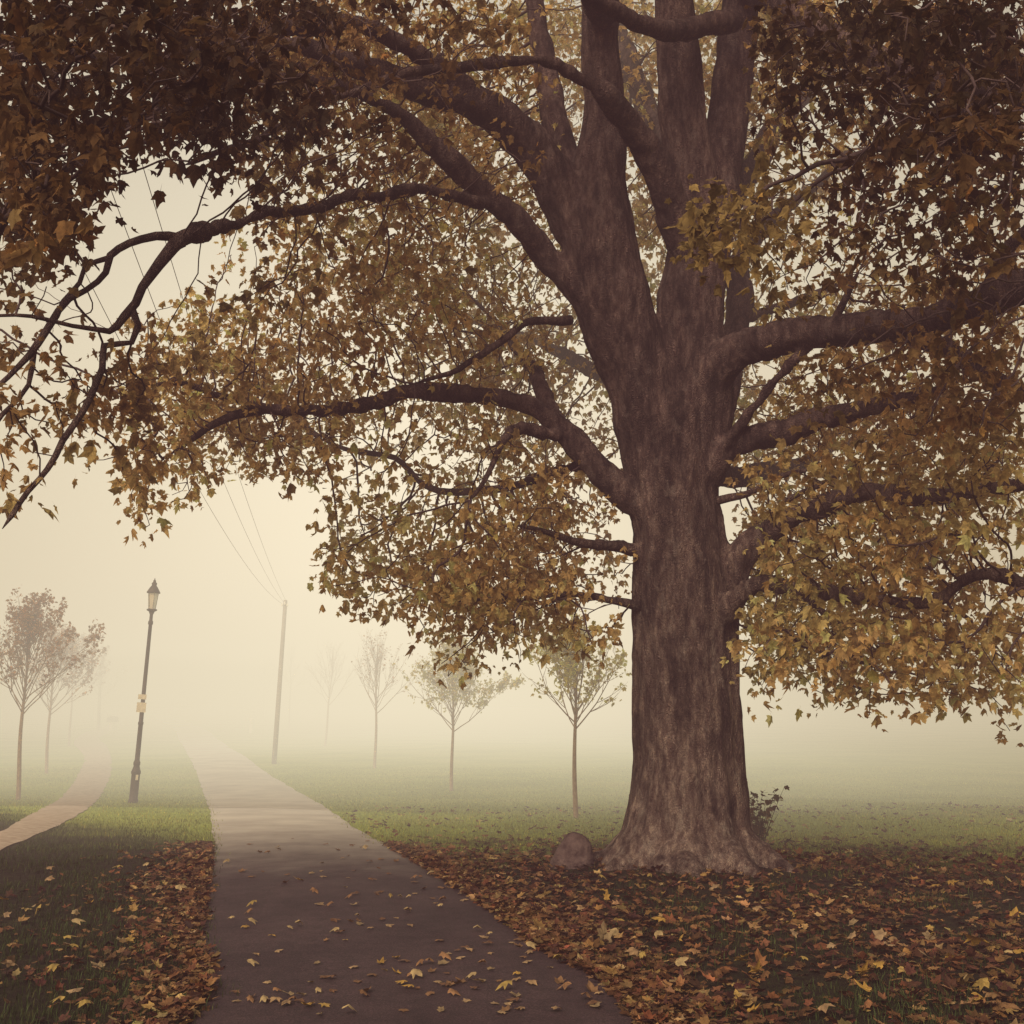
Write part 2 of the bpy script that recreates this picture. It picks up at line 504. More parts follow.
LIMBS = {
    'A': [(662, 470, 12.4, 74), (645, 400, 12.4, 74), (618, 320, 12.3, 74), (600, 250, 12.2, 84), (596, 190, 12.2, 66), (604, 120, 12.1, 46), (600, 40, 12.0, 42), (600, -60, 11.9, 36), (580, -200, 11.7, 24), (560, -330, 11.4, 10)],
    'A1': [(604, 270, 12.2, 62), (570, 205, 12.1, 56), (530, 145, 11.9, 46), (485, 108, 11.6, 40), (425, 88, 11.2, 31), (350, 62, 10.7, 24), (265, 40, 10.2, 16), (180, 30, 9.8, 10)],
    'A2': [(590, 240, 12.3, 40), (566, 160, 12.5, 32), (551, 90, 12.7, 27), (538, 20, 12.9, 23), (525, -60, 13.1, 18), (500, -180, 13.4, 9)],
    'B': [(685, 480, 12.4, 66), (698, 400, 12.4, 70), (690, 310, 12.4, 66), (700, 230, 12.4, 62), (684, 130, 12.3, 52), (678, 50, 12.2, 48), (668, -70, 12.0, 40), (655, -220, 11.8, 24), (640, -360, 11.5, 10)],
    'B2': [(704, 260, 12.4, 50), (719, 180, 12.5, 46), (729, 110, 12.6, 44), (738, 30, 12.7, 42), (748, -80, 12.9, 34), (770, -220, 13.2, 20), (780, -340, 13.4, 9)],
    'D': [(694, 300, 12.45, 34), (670, 205, 12.0, 38), (641, 142, 11.6, 34), (606, 92, 11.1, 22), (585, 80, 11.0, 15), (540, 60, 10.7, 13), (460, 66, 10.3, 12), (395, 78, 9.9, 10), (330, 100, 9.5, 6)],
    'C1': [(735, 20, 12.0, 26), (690, 28, 11.6, 24), (650, 28, 11.2, 22), (610, 8, 10.8, 20), (560, -20, 10.4, 16), (480, -60, 9.8, 12), (380, -110, 9.0, 8)],
    'N1': [(500, 118, 11.7, 24), (430, 60, 11.0, 21), (340, 22, 10.2, 19), (240, 40, 9.2, 16), (150, 60, 8.4, 12), (60, 50, 7.6, 9), (-40, 60, 6.9, 7)],
    'N3': [(250, 42, 9.3, 13), (190, 90, 8.6, 11), (120, 130, 7.9, 9), (60, 175, 7.3, 7), (-20, 225, 6.8, 5)],
    'N4': [(340, 84, 10.4, 9), (285, 125, 9.8, 8), (230, 150, 9.2, 7), (185, 165, 8.7, 5)],
    'N5': [(60, 50, 7.6, 9), (40, 130, 7.2, 7), (10, 200, 6.9, 5), (-10, 250, 6.7, 4)],
    'N2': [(604, 20, 11.8, 28), (560, -60, 10.6, 28), (470, -160, 9.2, 26), (330, -260, 7.8, 24), (150, -330, 6.6, 18), (-30, -380, 5.8, 10)],
    'L1': [(590, 300, 12.2, 34), (548, 258, 12.1, 28), (520, 225, 11.9, 27), (480, 185, 11.6, 26), (432, 146, 11.2, 22), (395, 112, 10.9, 18), (335, 82, 10.4, 13), (260, 75, 10.0, 8)],
    'L1b': [(505, 208, 11.8, 14), (470, 199, 11.4, 12), (430, 190, 11.0, 12), (385, 196, 10.5, 12), (330, 201, 9.9, 13), (260, 215, 9.2, 14), (215, 228, 8.7, 15), (178, 240, 8.3, 15), (160, 262, 8.1, 12), (145, 285, 8.0, 10), (128, 316, 7.9, 9), (108, 331, 7.8, 7), (72, 325, 7.7, 5), (48, 318, 7.6, 5), (20, 312, 7.5, 4), (-15, 309, 7.4, 3)],
    'L1c': [(180, 239, 8.3, 11), (155, 237, 8.2, 9), (130, 241, 8.1, 8), (110, 254, 8.05, 8), (106, 272, 8.0, 7), (88, 292, 7.95, 6), (62, 313, 7.9, 7), (42, 345, 7.8, 8), (22, 368, 7.7, 6), (-10, 395, 7.5, 5)],
    'L1d': [(110, 256, 8.05, 6), (86, 266, 8.0, 5), (80, 283, 8.0, 5), (68, 303, 7.95, 5), (60, 318, 7.9, 6), (38, 352, 7.85, 7), (32, 385, 7.8, 5), (8, 418, 7.7, 5), (-8, 445, 7.6, 5)],
    'L1e': [(133, 305, 7.95, 7), (139, 325, 7.9, 7), (130, 343, 7.9, 6), (100, 350, 7.8, 7), (96, 372, 7.75, 7), (78, 425, 7.6, 7), (48, 468, 7.4, 6), (25, 488, 7.2, 6), (-5, 525, 7.0, 5)],
    'L2': [(655, 505, 12.3, 40), (620, 489, 12.3, 31), (590, 462, 12.3, 28), (560, 428, 12.4, 26), (538, 410, 12.4, 23), (500, 398, 12.4, 19), (440, 393, 12.3, 17), (410, 391, 12.2, 17), (375, 404, 12.1, 15), (320, 412, 12.0, 13), (265, 410, 11.9, 11), (215, 425, 11.7, 8), (170, 455, 11.5, 5)],
    'L2a': [(270, 410, 11.9, 9), (225, 398, 11.6, 7), (175, 383, 11.3, 6), (120, 392, 11.0, 4)],
    'L2b': [(562, 432, 12.4, 22), (546, 402, 12.8, 20), (536, 375, 13.2, 16), (518, 350, 13.7, 10), (500, 325, 14.2, 6)],
    'L2c': [(560, 436, 12.3, 14), (520, 428, 12.0, 12), (505, 440, 11.7, 9), (492, 466, 11.4, 6), (470, 500, 11.1, 4)],
    'L3': [(650, 555, 12.3, 17), (615, 547, 12.1, 11), (582, 543, 11.9, 9), (552, 534, 11.7, 6), (515, 525, 11.5, 4)],
    'L4': [(572, 320, 12.2, 11), (530, 322, 11.9, 8), (500, 342, 11.6, 8), (475, 358, 11.4, 7), (450, 372, 11.2, 6), (415, 385, 11.0, 3)],
    'L5': [(645, 606, 12.3, 11), (610, 600, 12.1, 7), (565, 594, 11.8, 5), (520, 600, 11.5, 3)],
    'L6': [(590, 465, 12.6, 12), (530, 480, 13.0, 9), (470, 492, 13.3, 8), (430, 488, 13.4, 7), (395, 458, 13.5, 6), (350, 449, 13.6, 5), (318, 438, 13.6, 3)],
    'R1': [(690, 398, 12.3, 50), (735, 354, 12.0, 40), (790, 334, 11.6, 34), (850, 327, 11.1, 33), (900, 325, 10.6, 33), (950, 312, 10.1, 33), (1000, 298, 9.6, 35), (1060, 272, 9.1, 32), (1150, 230, 8.3, 22), (1250, 200, 7.6, 10)],
    'R1a': [(870, 330, 11.0, 14), (930, 345, 10.7, 22), (985, 372, 10.4, 21), (1040, 400, 10.1, 18), (1120, 430, 9.6, 10)],
    'R1c': [(985, 305, 9.8, 14), (1005, 255, 9.5, 13), (1040, 220, 9.2, 12), (1090, 170, 8.8, 8)],
    'R5': [(708, 440, 12.8, 34), (728, 370, 13.2, 29), (738, 305, 13.5, 27), (741, 262, 13.7, 24), (765, 226, 13.9, 18), (805, 195, 14.2, 12), (850, 150, 14.5, 7)],
    'R5b': [(740, 318, 13.5, 13), (785, 306, 13.7, 10), (818, 292, 13.9, 8), (850, 280, 14.1, 5)],
    'T1': [(738, -20, 12.6, 30), (795, 12, 11.4, 30), (860, 52, 10.4, 27), (930, 78, 9.5, 24), (1030, 98, 8.6, 20), (1130, 120, 7.8, 10)],
    'T2': [(742, -70, 12.8, 28), (860, -120, 11, 26), (980, -180, 9, 24), (1120, -240, 7.2, 16), (1250, -260, 6.2, 8)],
    'T3': [(1060, 45, 8.6, 13), (1000, 92, 8.7, 12), (950, 120, 8.8, 9), (900, 150, 8.9, 6)],
    'F1': [(690, -40, 12.0, 36), (700, -260, 9.6, 40), (680, -700, 6.8, 46), (600, -1500, 4.6, 40)],
    'K1': [(690, 240, 12.9, 30), (650, 120, 14.2, 26), (600, 0, 15.6, 20), (540, -80, 17, 10)],
    'K2': [(720, 220, 12.9, 30), (790, 110, 14.4, 24), (880, 10, 15.8, 18), (960, -60, 17, 9)],
    'K3': [(690, 430, 12.9, 22), (640, 400, 14.2, 18), (560, 350, 15.4, 13), (470, 320, 16.3, 7)],
    'K4': [(700, 480, 12.9, 22), (780, 470, 14.0, 16), (860, 440, 14.8, 11), (930, 430, 15.4, 6)],
    'R2': [(690, 490, 12.3, 42), (735, 442, 12.1, 27), (780, 430, 11.9, 24), (830, 420, 11.6, 22), (880, 405, 11.3, 16), (950, 388, 10.9, 9)],
    'R2b': [(700, 480, 12.2, 18), (738, 428, 11.9, 13), (770, 385, 11.7, 12), (803, 350, 11.5, 11), (835, 318, 11.3, 9), (860, 270, 11, 5)],
    'R3': [(705, 625, 12.4, 44), (738, 562, 12.2, 30), (765, 535, 12.1, 24), (810, 508, 11.8, 21), (860, 493, 11.5, 20), (920, 495, 11.2, 18), (980, 492, 10.8, 16), (1050, 480, 10.4, 12), (1120, 480, 10, 6)],
    'R3b': [(752, 548, 12.1, 8), (782, 505, 11.9, 6), (830, 480, 11.6, 5), (865, 462, 11.3, 3)],
    'R3c': [(708, 503, 12.3, 10), (750, 494, 12.1, 7), (780, 478, 11.9, 6), (815, 468, 11.7, 4)],
    'R4': [(705, 625, 12.1, 30), (750, 585, 11.8, 18), (800, 588, 11.5, 16), (860, 598, 11.1, 14), (930, 602, 10.7, 12), (960, 583, 10.5, 12), (990, 574, 10.3, 12), (1045, 590, 10, 10), (1110, 600, 9.7, 5)],
    'R4b': [(800, 592, 11.5, 7), (830, 620, 11.3, 6), (850, 655, 11.1, 4), (890, 672, 10.9, 3)],
}
NOJIT = ('A', 'B', 'B2')
limb3 = {}
for k, pts in LIMBS.items():
    P = np.array([np.append(at(p[0], p[1], p[2]), p[3] * .5 * p[2] / F) for p in pts])
    S = catmull(P, .12)
    S[:, 3] = np.maximum(S[:, 3], .006)
    if k not in NOJIT:
        for i_ in range(len(S)):
            v = noise.noise_vector(Vector(S[i_, :3] * 1.6)) + .5 * noise.noise_vector(Vector(S[i_, :3] * 4.2))
            S[i_, :3] += np.array(v) * (min(.05, .02 + S[i_, 3] * .25) if k[:2] != 'L1' or k == 'L1' else .055)
    # knots and swellings
    S[:, 3] *= 1 + .10 * np.array([noise.noise(Vector(s[:3] * 2.7)) for s in S])
    limb3[k] = S

# trunk body: rings with buttress roots
prof = [(905, 681, 104), (885, 679, 98), (868, 680, 84), (850, 682, 73), (832, 685, 63), (812, 686, 58.5), (790, 687, 55.5), (760, 687, 53), (700, 687.5, 52), (640, 686, 51), (590, 684, 50), (545, 680, 47), (500, 673, 44), (455, 673, 43), (420, 672, 45), (400, 671, 40)]
zs = np.array([at(p[1], p[0], TY)[2] for p in prof]); xc = np.array([at(p[1], p[0], TY)[0] for p in prof])
rr = np.array([p[2] * TY / F * .985 for p in prof])
order = np.argsort(zs)
zf = np.linspace(zs.min(), zs.max(), 110)
xf = np.interp(zf, zs[order], xc[order]); rf = np.interp(zf, zs[order], rr[order])
SID = 96
th = np.arange(SID) * 2 * math.pi / SID
TV = []
for z, x0, r in zip(zf, xf, rf):
    fl = np.clip((.95 - z) / 1.1, 0, 1) ** 1.3
    lob = 1 + fl * (.10 * np.cos(5 * th + .6) + .07 * np.cos(8 * th + 2.1) + .04 * np.cos(13 * th)) + .022 * np.cos(6 * th + z * .5) + .012 * np.cos(11 * th - z)
    TV.append(np.stack([x0 + r * lob * np.cos(th), TY + r * lob * np.sin(th), np.full(SID, z)], -1))
TV = np.array(TV).reshape(-1, 3)
n = len(zf)
tf = []
for i_ in range(n - 1):
    for j_ in range(SID):
        k_ = (j_ + 1) % SID
        tf.append((i_ * SID + j_, i_ * SID + k_, (i_ + 1) * SID + k_, (i_ + 1) * SID + j_))
tf.append(tuple(range(SID - 1, -1, -1))); tf.append(tuple((n - 1) * SID + j_ for j_ in range(SID)))
allV = [TV]; allF = list(tf); base = len(TV)
# surface roots running out under the litter
for a_ in np.linspace(0, 2 * math.pi, 9, endpoint=False) + .3:
    P = []
    for t in np.linspace(0, 1, 8):
        d = .55 + t * .85
        aa = a_ + .25 * math.sin(a_ * 3) * t
        P.append((1.85 + d * math.cos(aa), TY + d * math.sin(aa), .26 * (1 - t) ** 2 + .04 - .12 * t))
    v, f = capped_tube(np.array(P), np.linspace(.17, .05, 8), 12)
    allV.append(v); allF += [tuple(x + base for x in q_) for q_ in f]; base += len(v)
THR = .05
tips = []
for k, S in limb3.items():
    big = np.where(S[:, 3] > THR)[0]
    cut = (big.max() + 1) if len(big) else 0
    if cut >= 4:
        v, f = capped_tube(S[:cut, :3], S[:cut, 3], 20)
        allV.append(v); allF += [tuple(x + base for x in q_) for q_ in f]; base += len(v)
    st_ = max(0, cut - 5)
    if len(S) - st_ >= 3:
        tips.append(S[st_:])
me = bpy.data.meshes.new('raw'); me.from_pydata(np.vstack(allV).tolist(), [], allF); me.update()
tmp = link(bpy.data.objects.new('raw', me))
md = tmp.modifiers.new('r', 'REMESH'); md.mode = 'VOXEL'; md.voxel_size = .028; md.use_smooth_shade = True
ms = tmp.modifiers.new('s', 'SMOOTH'); ms.factor = .5; ms.iterations = 6
dg = bpy.context.evaluated_depsgraph_get()
tm = bpy.data.meshes.new_from_object(tmp.evaluated_get(dg))
bpy.data.objects.remove(tmp)
tm.name = 'trunk'
nv = len(tm.vertices)
co = np.zeros(nv * 3, np.float32); tm.vertices.foreach_get('co', co); co = co.reshape(-1, 3)
no = np.zeros(nv * 3, np.float32); tm.vertices.foreach_get('normal', no); no = no.reshape(-1, 3)
dsp = np.zeros(nv)
for i_ in range(nv):
    x, y, z = map(float, co[i_])
    a = noise.noise(Vector((x * 6, y * 6, z * 1.3)))
    b = noise.noise(Vector((x * 15, y * 15, z * 4)))
    c = noise.noise(Vector((x * 1.8, y * 1.8, z * 1.1)))
    kn = noise.noise(Vector((x * 2.6 + 7, y * 2.6, z * 2.2)))
    dsp[i_] = .026 * (1 - abs(a) * 2.4) + .013 * b + .035 * c + (.16 * (kn - .42) if kn > .42 else 0)
rad_w = np.clip(1.25 - .09 * co[:, 2], .35, 1)
co2 = co + no * (dsp * rad_w)[:, None] - no * .008 - RO
tm.vertices.foreach_set('co', co2.astype(np.float32).ravel())
tm.update()
tm.polygons.foreach_set('use_smooth', np.ones(len(tm.polygons), bool))
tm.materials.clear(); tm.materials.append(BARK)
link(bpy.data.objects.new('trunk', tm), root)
for S in tips:
    V, Fq = tubes([(S[:, :3] - RO, np.concatenate([S[:-1, 3], [.003]]))], 10)
    mesh_np('limb', V, Fq, 4, BARK, root, smooth=True)

# foliage density over the view (32 px cells) - where the crown is thick, thin or open
GRID = """
99999999999877877777777799999999
98767999999966667766668899999999
98767999999989567756668788799999
99889898898889766644656666788999
99975667766788876644567666678899
99730035677788886644778766667788
98620013356787655544888876567777
97200001456777764444788864566777
63000002577888764444446354667777
30000245677888875444433445667777
32125676577766787644333445677777
33268888766556787533344455777788
33478888777555676533345667788888
44426778877443677644445577778888
40108654454334566733333666778888
30006300004434567733334467888777
00001000003655678733346888888766
00000000006668888733447888888663
00000000004568999833677888877655
00000000000003687742888888888877
00000000000001420010666688888877
00000000000000000000000223546666
00000000000000000000000000010002
""".split()
DN = [[4.8, 5.2, 6.5, 8.5, 9.5, 8.5, 6.5, 5.5], [5.0, 6.8, 9.0, 9.8, 10.5, 7.5, 6.5, 5.8], [6.8, 10.0, 10.5, 11.0, 12.8, 9.0, 8.0, 7.0],
      [7.0, 10.8, 11.0, 10.8, 11.2, 10.5, 9.2, 8.2], [7.2, 11.0, 11.3, 10.6, 10.8, 10.4, 9.6, 8.8], [8.0, 11, 11.3, 10.6, 10.8, 10.4, 9.6, 8.8]]
DF = [[8, 9, 12, 16, 17, 16, 13, 11], [8, 9.5, 14, 16, 17, 15, 14, 12], [8.2, 14, 16, 17, 18, 16, 15, 13],
      [8.4, 14.5, 16, 17, 15, 15.5, 15, 13.5], [8.4, 14, 14.5, 14.5, 14.8, 14.5, 14, 13], [9, 14, 14, 14, 14.3, 14, 13.6, 13]]
DN, DF = np.array(DN), np.array(DF)


def depth_at(px, py):
    gx = min(max(px / 128 - .5, 0), 6.999); gy = min(max(py / 128 - .5, 0), 4.999)
    i0, j0 = int(gy), int(gx); fy, fx = gy - i0, gx - j0
    f = lambda A: (A[i0][j0] * (1 - fx) + A[i0][j0 + 1] * fx) * (1 - fy) + (A[i0 + 1][j0] * (1 - fx) + A[i0 + 1][j0 + 1] * fx) * fy
    return f(DN), f(DF)


CLEAR = []
for k_ in ('A1', 'D', 'C1', 'L1', 'L1b', 'L2', 'L2c', 'L3', 'R1', 'R2', 'R2b', 'R3', 'R4', 'N1', 'T1', 'A2', 'R5', 'L4'):
    q__ = np.array(LIMBS[k_], float)
    for a_, b__ in zip(q__[:-1], q__[1:]):
        for t_ in np.linspace(0, 1, 6)[:-1]: CLEAR.append(a_ + (b__ - a_) * t_)
CLEAR = np.array(CLEAR)
ATT = []          # x,y,z,number of leaves,spread
LEAFS = .082
for r_, row in enumerate(GRID):
    for c_, ch in enumerate(row):
        d = int(ch)
        if d == 0: continue
        tau = {1: .12, 2: .28, 3: .5, 4: .75, 5: 1.05, 6: 1.4, 7: 1.85, 8: 2.6, 9: 4.4}[d]
        near, far = depth_at(c_ * 32 + 16, r_ * 32 + 16)
        acc = 0
        while acc < tau * 1024:
            px, py = (c_ + random.random()) * 32, (r_ + random.random()) * 32
            near, far = depth_at(px, py)
            Y = near + (far - near) * random.random()
            if px < 60 and 256 < py: Y = random.uniform(6.9, 8.2)
            spray = 670 < px < 800 and 165 < py < 300
            if spray and random.random() < .34 and abs(py - 230) < (px - 655) * .55: Y = random.uniform(7.5, 9)
            elif 548 < px < 765 and py < 470 - .0 * px: Y = random.uniform(13.6, far + 1)
            elif abs(py - (110 + (px - 400) * 1.0)) < 34 and 400 < px < 560: Y = random.uniform(12.6, far)
            elif 620 < px < 745 and py > 440: acc += 60; continue
            elif random.random() < .85:
                dd = np.hypot(CLEAR[:, 0] - px, CLEAR[:, 1] - py) - CLEAR[:, 3] * .5 - 9
                jn = int(dd.argmin())
                if dd[jn] < 0 and Y < CLEAR[jn, 2] + .35: Y = random.uniform(CLEAR[jn, 2] + .4, max(far, CLEAR[jn, 2] + 1.5))
            k = random.randint(5, 12)
            area = k * .5 * LEAFS ** 2 * .55 * (F / Y) ** 2
            if acc + area * .5 > tau * 1024:
                if random.random() > (tau * 1024 - acc) / area: break
            ATT.append((*at(px, py, Y), k, .11))
            acc += area
            if acc >= tau * 1024: break
n_in = len(ATT)
# the rest of the crown, beyond the edges of the view: overhead, to the sides and behind
tries = 0
while len(ATT) < n_in + 800:
    v = np.array([random.gauss(0, 1) for _ in range(3)]); v /= np.linalg.norm(v)
    rr_ = random.random() ** .33
    p = np.array([1.85, 11.2, 8.6]) + v * rr_ * np.array([9.8, 9.8, 6.6])
    if p[2] < 3.4 or p[1] < 8.5: continue
    u, w_ = proj(p)
    mg = 170 if p[1] < 7 else 40
    if np.linalg.norm(p - np.array([0, 0, 1.7])) < 4.2: continue
    if p[1] > .5 and -mg < u[0] < 1024 + mg and w_[0] > -mg: continue
    ATT.append((*p, random.randint(7, 11), .16))
ATT = np.array(ATT)
print('attractors', n_in, len(ATT))

# space colonisation from the limbs to the leaf clusters
nodes = []; parent = []; fixed = []
for k, S in limb3.items():
    start = 0
    if k in ('A', 'B'): start = 12
    for s in S[start:]:
        nodes.append(s[:3]); parent.append(-1); fixed.append(s[3])
NB = len(nodes)
nodes = [np.array(v) for v in nodes]
act = np.ones(len(ATT), bool)
AP = ATT[:, :3]
arr = np.array(nodes)
best = np.full(len(ATT), 1e9); bi = np.zeros(len(ATT), int)


def upd(idx0, newp):
    ia = np.where(act)[0]
    if len(ia) == 0 or len(newp) == 0: return
    for s in range(0, len(ia), 2000):
        ii = ia[s:s + 2000]
        for t in range(0, len(newp), 2000):
            D = ((AP[ii][:, None, :] - newp[None, t:t + 2000]) ** 2).sum(-1)
            j = D.argmin(1); dm = D[np.arange(len(ii)), j]
            m = dm < best[ii]
            best[ii[m]] = dm[m]; bi[ii[m]] = j[m] + idx0 + t


upd(0, arr)
STEP, KILL = .13, .15
END = np.full(len(ATT), -1)
lastdir = {}
for it in range(140):
    done = act & (best < KILL ** 2)
    END[done] = bi[done]; act &= ~done
    if not act.any(): break
    ia = np.where(act)[0]
    b = bi[ia]
    dv = AP[ia] - np.array(nodes)[b]
    dv /= np.linalg.norm(dv, axis=1)[:, None] + 1e-9
    ub, inv = np.unique(b, return_inverse=True)
    sm = np.zeros((len(ub), 3)); np.add.at(sm, inv, dv)
    sm /= np.linalg.norm(sm, axis=1)[:, None] + 1e-9
    new = []
    n0 = len(nodes)
    for q_, bb in enumerate(ub):
        ld = lastdir.get(bb, np.zeros(3))
        d = sm[q_] + .45 * ld + RNG.normal(0, .24, 3) + np.array([0, 0, .05])
        d /= np.linalg.norm(d) + 1e-9
        p = nodes[bb] + d * STEP
        new.append(p); nodes.append(p); parent.append(int(bb)); lastdir[len(nodes) - 1] = d
    upd(n0, np.array(new))
    if len(nodes) > 42000: break
nodes = np.array(nodes); parent = np.array(parent)
cnt = np.zeros(len(nodes))
for e in END[END >= 0]: cnt[e] += 1
for i_ in range(len(nodes) - 1, NB - 1, -1):
    cnt[parent[i_]] += cnt[i_]
rad = .0038 * np.maximum(cnt, 1) ** (1 / 2.15)
print('nodes', len(nodes))
ch = np.arange(NB, len(nodes))
ch = ch[cnt[ch] > 0]
pa = parent[ch]
A_, B_ = nodes[pa], nodes[ch]
rB = rad[ch]
rA = np.where(pa < NB, rB * 1.15, np.minimum(rad[pa], rB * 1.6))
d = B_ - A_; d /= np.linalg.norm(d, axis=1)[:, None] + 1e-9
ref = np.where(np.abs(d[:, 2:3]) < .9, np.array([[0, 0, 1.0]]), np.array([[1.0, 0, 0]]))
u = np.cross(d, ref); u /= np.linalg.norm(u, axis=1)[:, None]; w = np.cross(d, u)
sd = 5
an = np.arange(sd) * 2 * math.pi / sd
ring = np.cos(an)[None, :, None] * u[:, None] + np.sin(an)[None, :, None] * w[:, None]
Va = A_[:, None] - d[:, None] * rA[:, None, None] * .3 + ring * rA[:, None, None]
Vb = B_[:, None] + d[:, None] * rB[:, None, None] * .3 + ring * rB[:, None, None]
V = np.concatenate([Va, Vb], 1).reshape(-1, 3) - RO
j = np.arange(sd); j2 = (j + 1) % sd
q = np.stack([j, j2, j2 + sd, j + sd], -1)[None] + (np.arange(len(ch)) * 2 * sd)[:, None, None]
mesh_np('twigs', V, q.reshape(-1, 4), 4, TWIG, root, smooth=True)

# leaves at the clusters
kk = ATT[:, 3].astype(int)
idx = np.repeat(np.arange(len(ATT)), kk)
m = len(idx)
spread = ATT[idx, 4]
off = np.clip(RNG.normal(0, 1, (m, 3)), -1.7, 1.7) * spread[:, None] * np.array([1, 1, .8])
P = AP[idx] + off
vx, vy = proj(P)
size_ok = ~((spread > .13) & (P[:, 1] > .5) & (vx > -20) & (vx < 1044) & (vy > -20) & (vy < 1030))
idx, spread, P = idx[size_ok], spread[size_ok], P[size_ok]; m = len(idx)
size = LEAFS * np.exp(RNG.normal(0, .3, m))
size = np.clip(size, .045, .125)
size = np.where(spread > .13, size * 1.45, size)
yaw = RNG.uniform(0, 2 * math.pi, m)
pitch = RNG.normal(-.65, .45, m)                       # hang down from the stalk
roll = RNG.normal(0, .45, m)
curl = np.clip(RNG.normal(.6, .8, m), -.8, 2.4)
cl = np.array([noise.noise(Vector((p[0] * .55, p[1] * .55, p[2] * .75))) for p in AP])[idx] + RNG.normal(0, .22, m)
pal = np.array([(.30, .28, .115), (.34, .30, .13), (.37, .30, .13), (.38, .265, .105), (.30, .225, .10), (.24, .175, .09)])
t = np.clip((cl + .75) / 1.5, 0, .999) * 5
i0 = t.astype(int); fr = (t - i0)[:, None]
col = pal[i0] * (1 - fr) + pal[np.minimum(i0 + 1, 5)] * fr
# leaves on near, high boughs are coloured darker and redder to paint shade up there
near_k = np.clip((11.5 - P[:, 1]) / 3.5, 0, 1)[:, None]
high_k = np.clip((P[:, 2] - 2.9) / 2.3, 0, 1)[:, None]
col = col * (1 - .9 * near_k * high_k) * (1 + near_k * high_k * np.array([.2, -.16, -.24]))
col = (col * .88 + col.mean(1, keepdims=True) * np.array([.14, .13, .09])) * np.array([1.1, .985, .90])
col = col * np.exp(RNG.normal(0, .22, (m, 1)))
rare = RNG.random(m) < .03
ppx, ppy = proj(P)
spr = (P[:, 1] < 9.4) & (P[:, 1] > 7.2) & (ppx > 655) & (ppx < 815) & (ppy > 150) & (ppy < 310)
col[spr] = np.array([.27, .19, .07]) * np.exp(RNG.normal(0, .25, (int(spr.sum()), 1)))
col = np.where((near_k * high_k) < .25, col * 1.42, col)  # leaves outside the darkened boughs lightened in colour, as if lifted by fog
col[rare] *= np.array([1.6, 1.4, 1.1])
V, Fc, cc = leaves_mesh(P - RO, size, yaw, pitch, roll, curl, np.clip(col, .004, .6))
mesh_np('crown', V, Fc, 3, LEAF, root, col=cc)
print('leaves', m)

# ------------------------------------------------------------------ boulder by the trunk
bl = gpix(575, 866)
bv = []
n1, n2 = 28, 36
for a in range(n1):
    t = a / (n1 - 1)
    zz = -.12 + .46 * t
    prof_r = (.26 - .07 * t) * (1 - max(0, t - .18) ** 2.0 * 1.45) ** .5 if t < 1 else .0
    prof_r = max(prof_r, .012)
    for b_ in range(n2):
        an_ = b_ * 2 * math.pi / n2
        v = Vector((prof_r * math.cos(an_) * 1.02 + .0, prof_r * math.sin(an_) * .8, zz))
        k = 1 + .16 * noise.noise(v * 5.5) + .06 * noise.noise(v * 14)
        bv.append((v.x * k, v.y * k, v.z * (1 + .05 * noise.noise(v * 6))))
bf = [(a * n2 + b_, a * n2 + (b_ + 1) % n2, (a + 1) * n2 + (b_ + 1) % n2, (a + 1) * n2 + b_) for a in range(n1 - 1) for b_ in range(n2)]
bf.append(tuple((n1 - 1) * n2 + b_ for b_ in range(n2)))
bo = pymesh('boulder', bv, bf, STONE, None, True)
bo.location = bl
tag(bo, 'low rounded dark boulder at the left foot of the huge maple', 'boulder')

# ------------------------------------------------------------------ leafy shoots behind the trunk
sb = gpix(755, 848)
sh = empty('shrub', sb)
tag(sh, 'small leafy shrub of upright shoots against the right side of the maple trunk', 'shrub')
pths = []; lp = []
for s_ in range(24):
    a = random.uniform(0, 2 * math.pi); ln = random.uniform(.42, .78)
    bx = np.array([random.uniform(-.16, .12), random.uniform(-.12, .12), -.03])
    dx = np.array([math.cos(a) * .32 - .02, math.sin(a) * .3, 1.0])
    pts = []
    for t in np.linspace(0, 1, 7):
        p = bx + dx * ln * t + np.array([math.cos(a), math.sin(a), 0]) * .12 * t * t * ln
        pts.append(p)
        if t > .25:
            for _ in range(4): lp.append(p + RNG.normal(0, .02, 3))
    pths.append((np.array(pts), np.linspace(.006, .002, 7)))
for s_ in range(5):
    a = random.uniform(-.6, .9)
    pths.append((np.array([(.05, 0, 0), (.1 + .1 * a, .02, .22), (.12 + .22 * a, .03, random.uniform(.4, .6))]), np.array([.004, .003, .0015])))
V, Fq = tubes(pths, 5); mesh_np('stems', V, Fq, 4, TWIG, sh, True)
lp = np.array(lp); m = len(lp)
V, Fc, cc = leaves_mesh(lp, RNG.uniform(.045, .085, m), RNG.uniform(0, 6.28, m), RNG.normal(-.2, .5, m), RNG.normal(0, .4, m), RNG.uniform(0, 1, m),
                        palette(m, [(.12, .10, .05), (.18, .12, .06), (.24, .16, .08), (.08, .06, .035)], [3, 3, 2, 2]))
mesh_np('foliage', V, Fc, 3, LEAF, sh, col=cc)


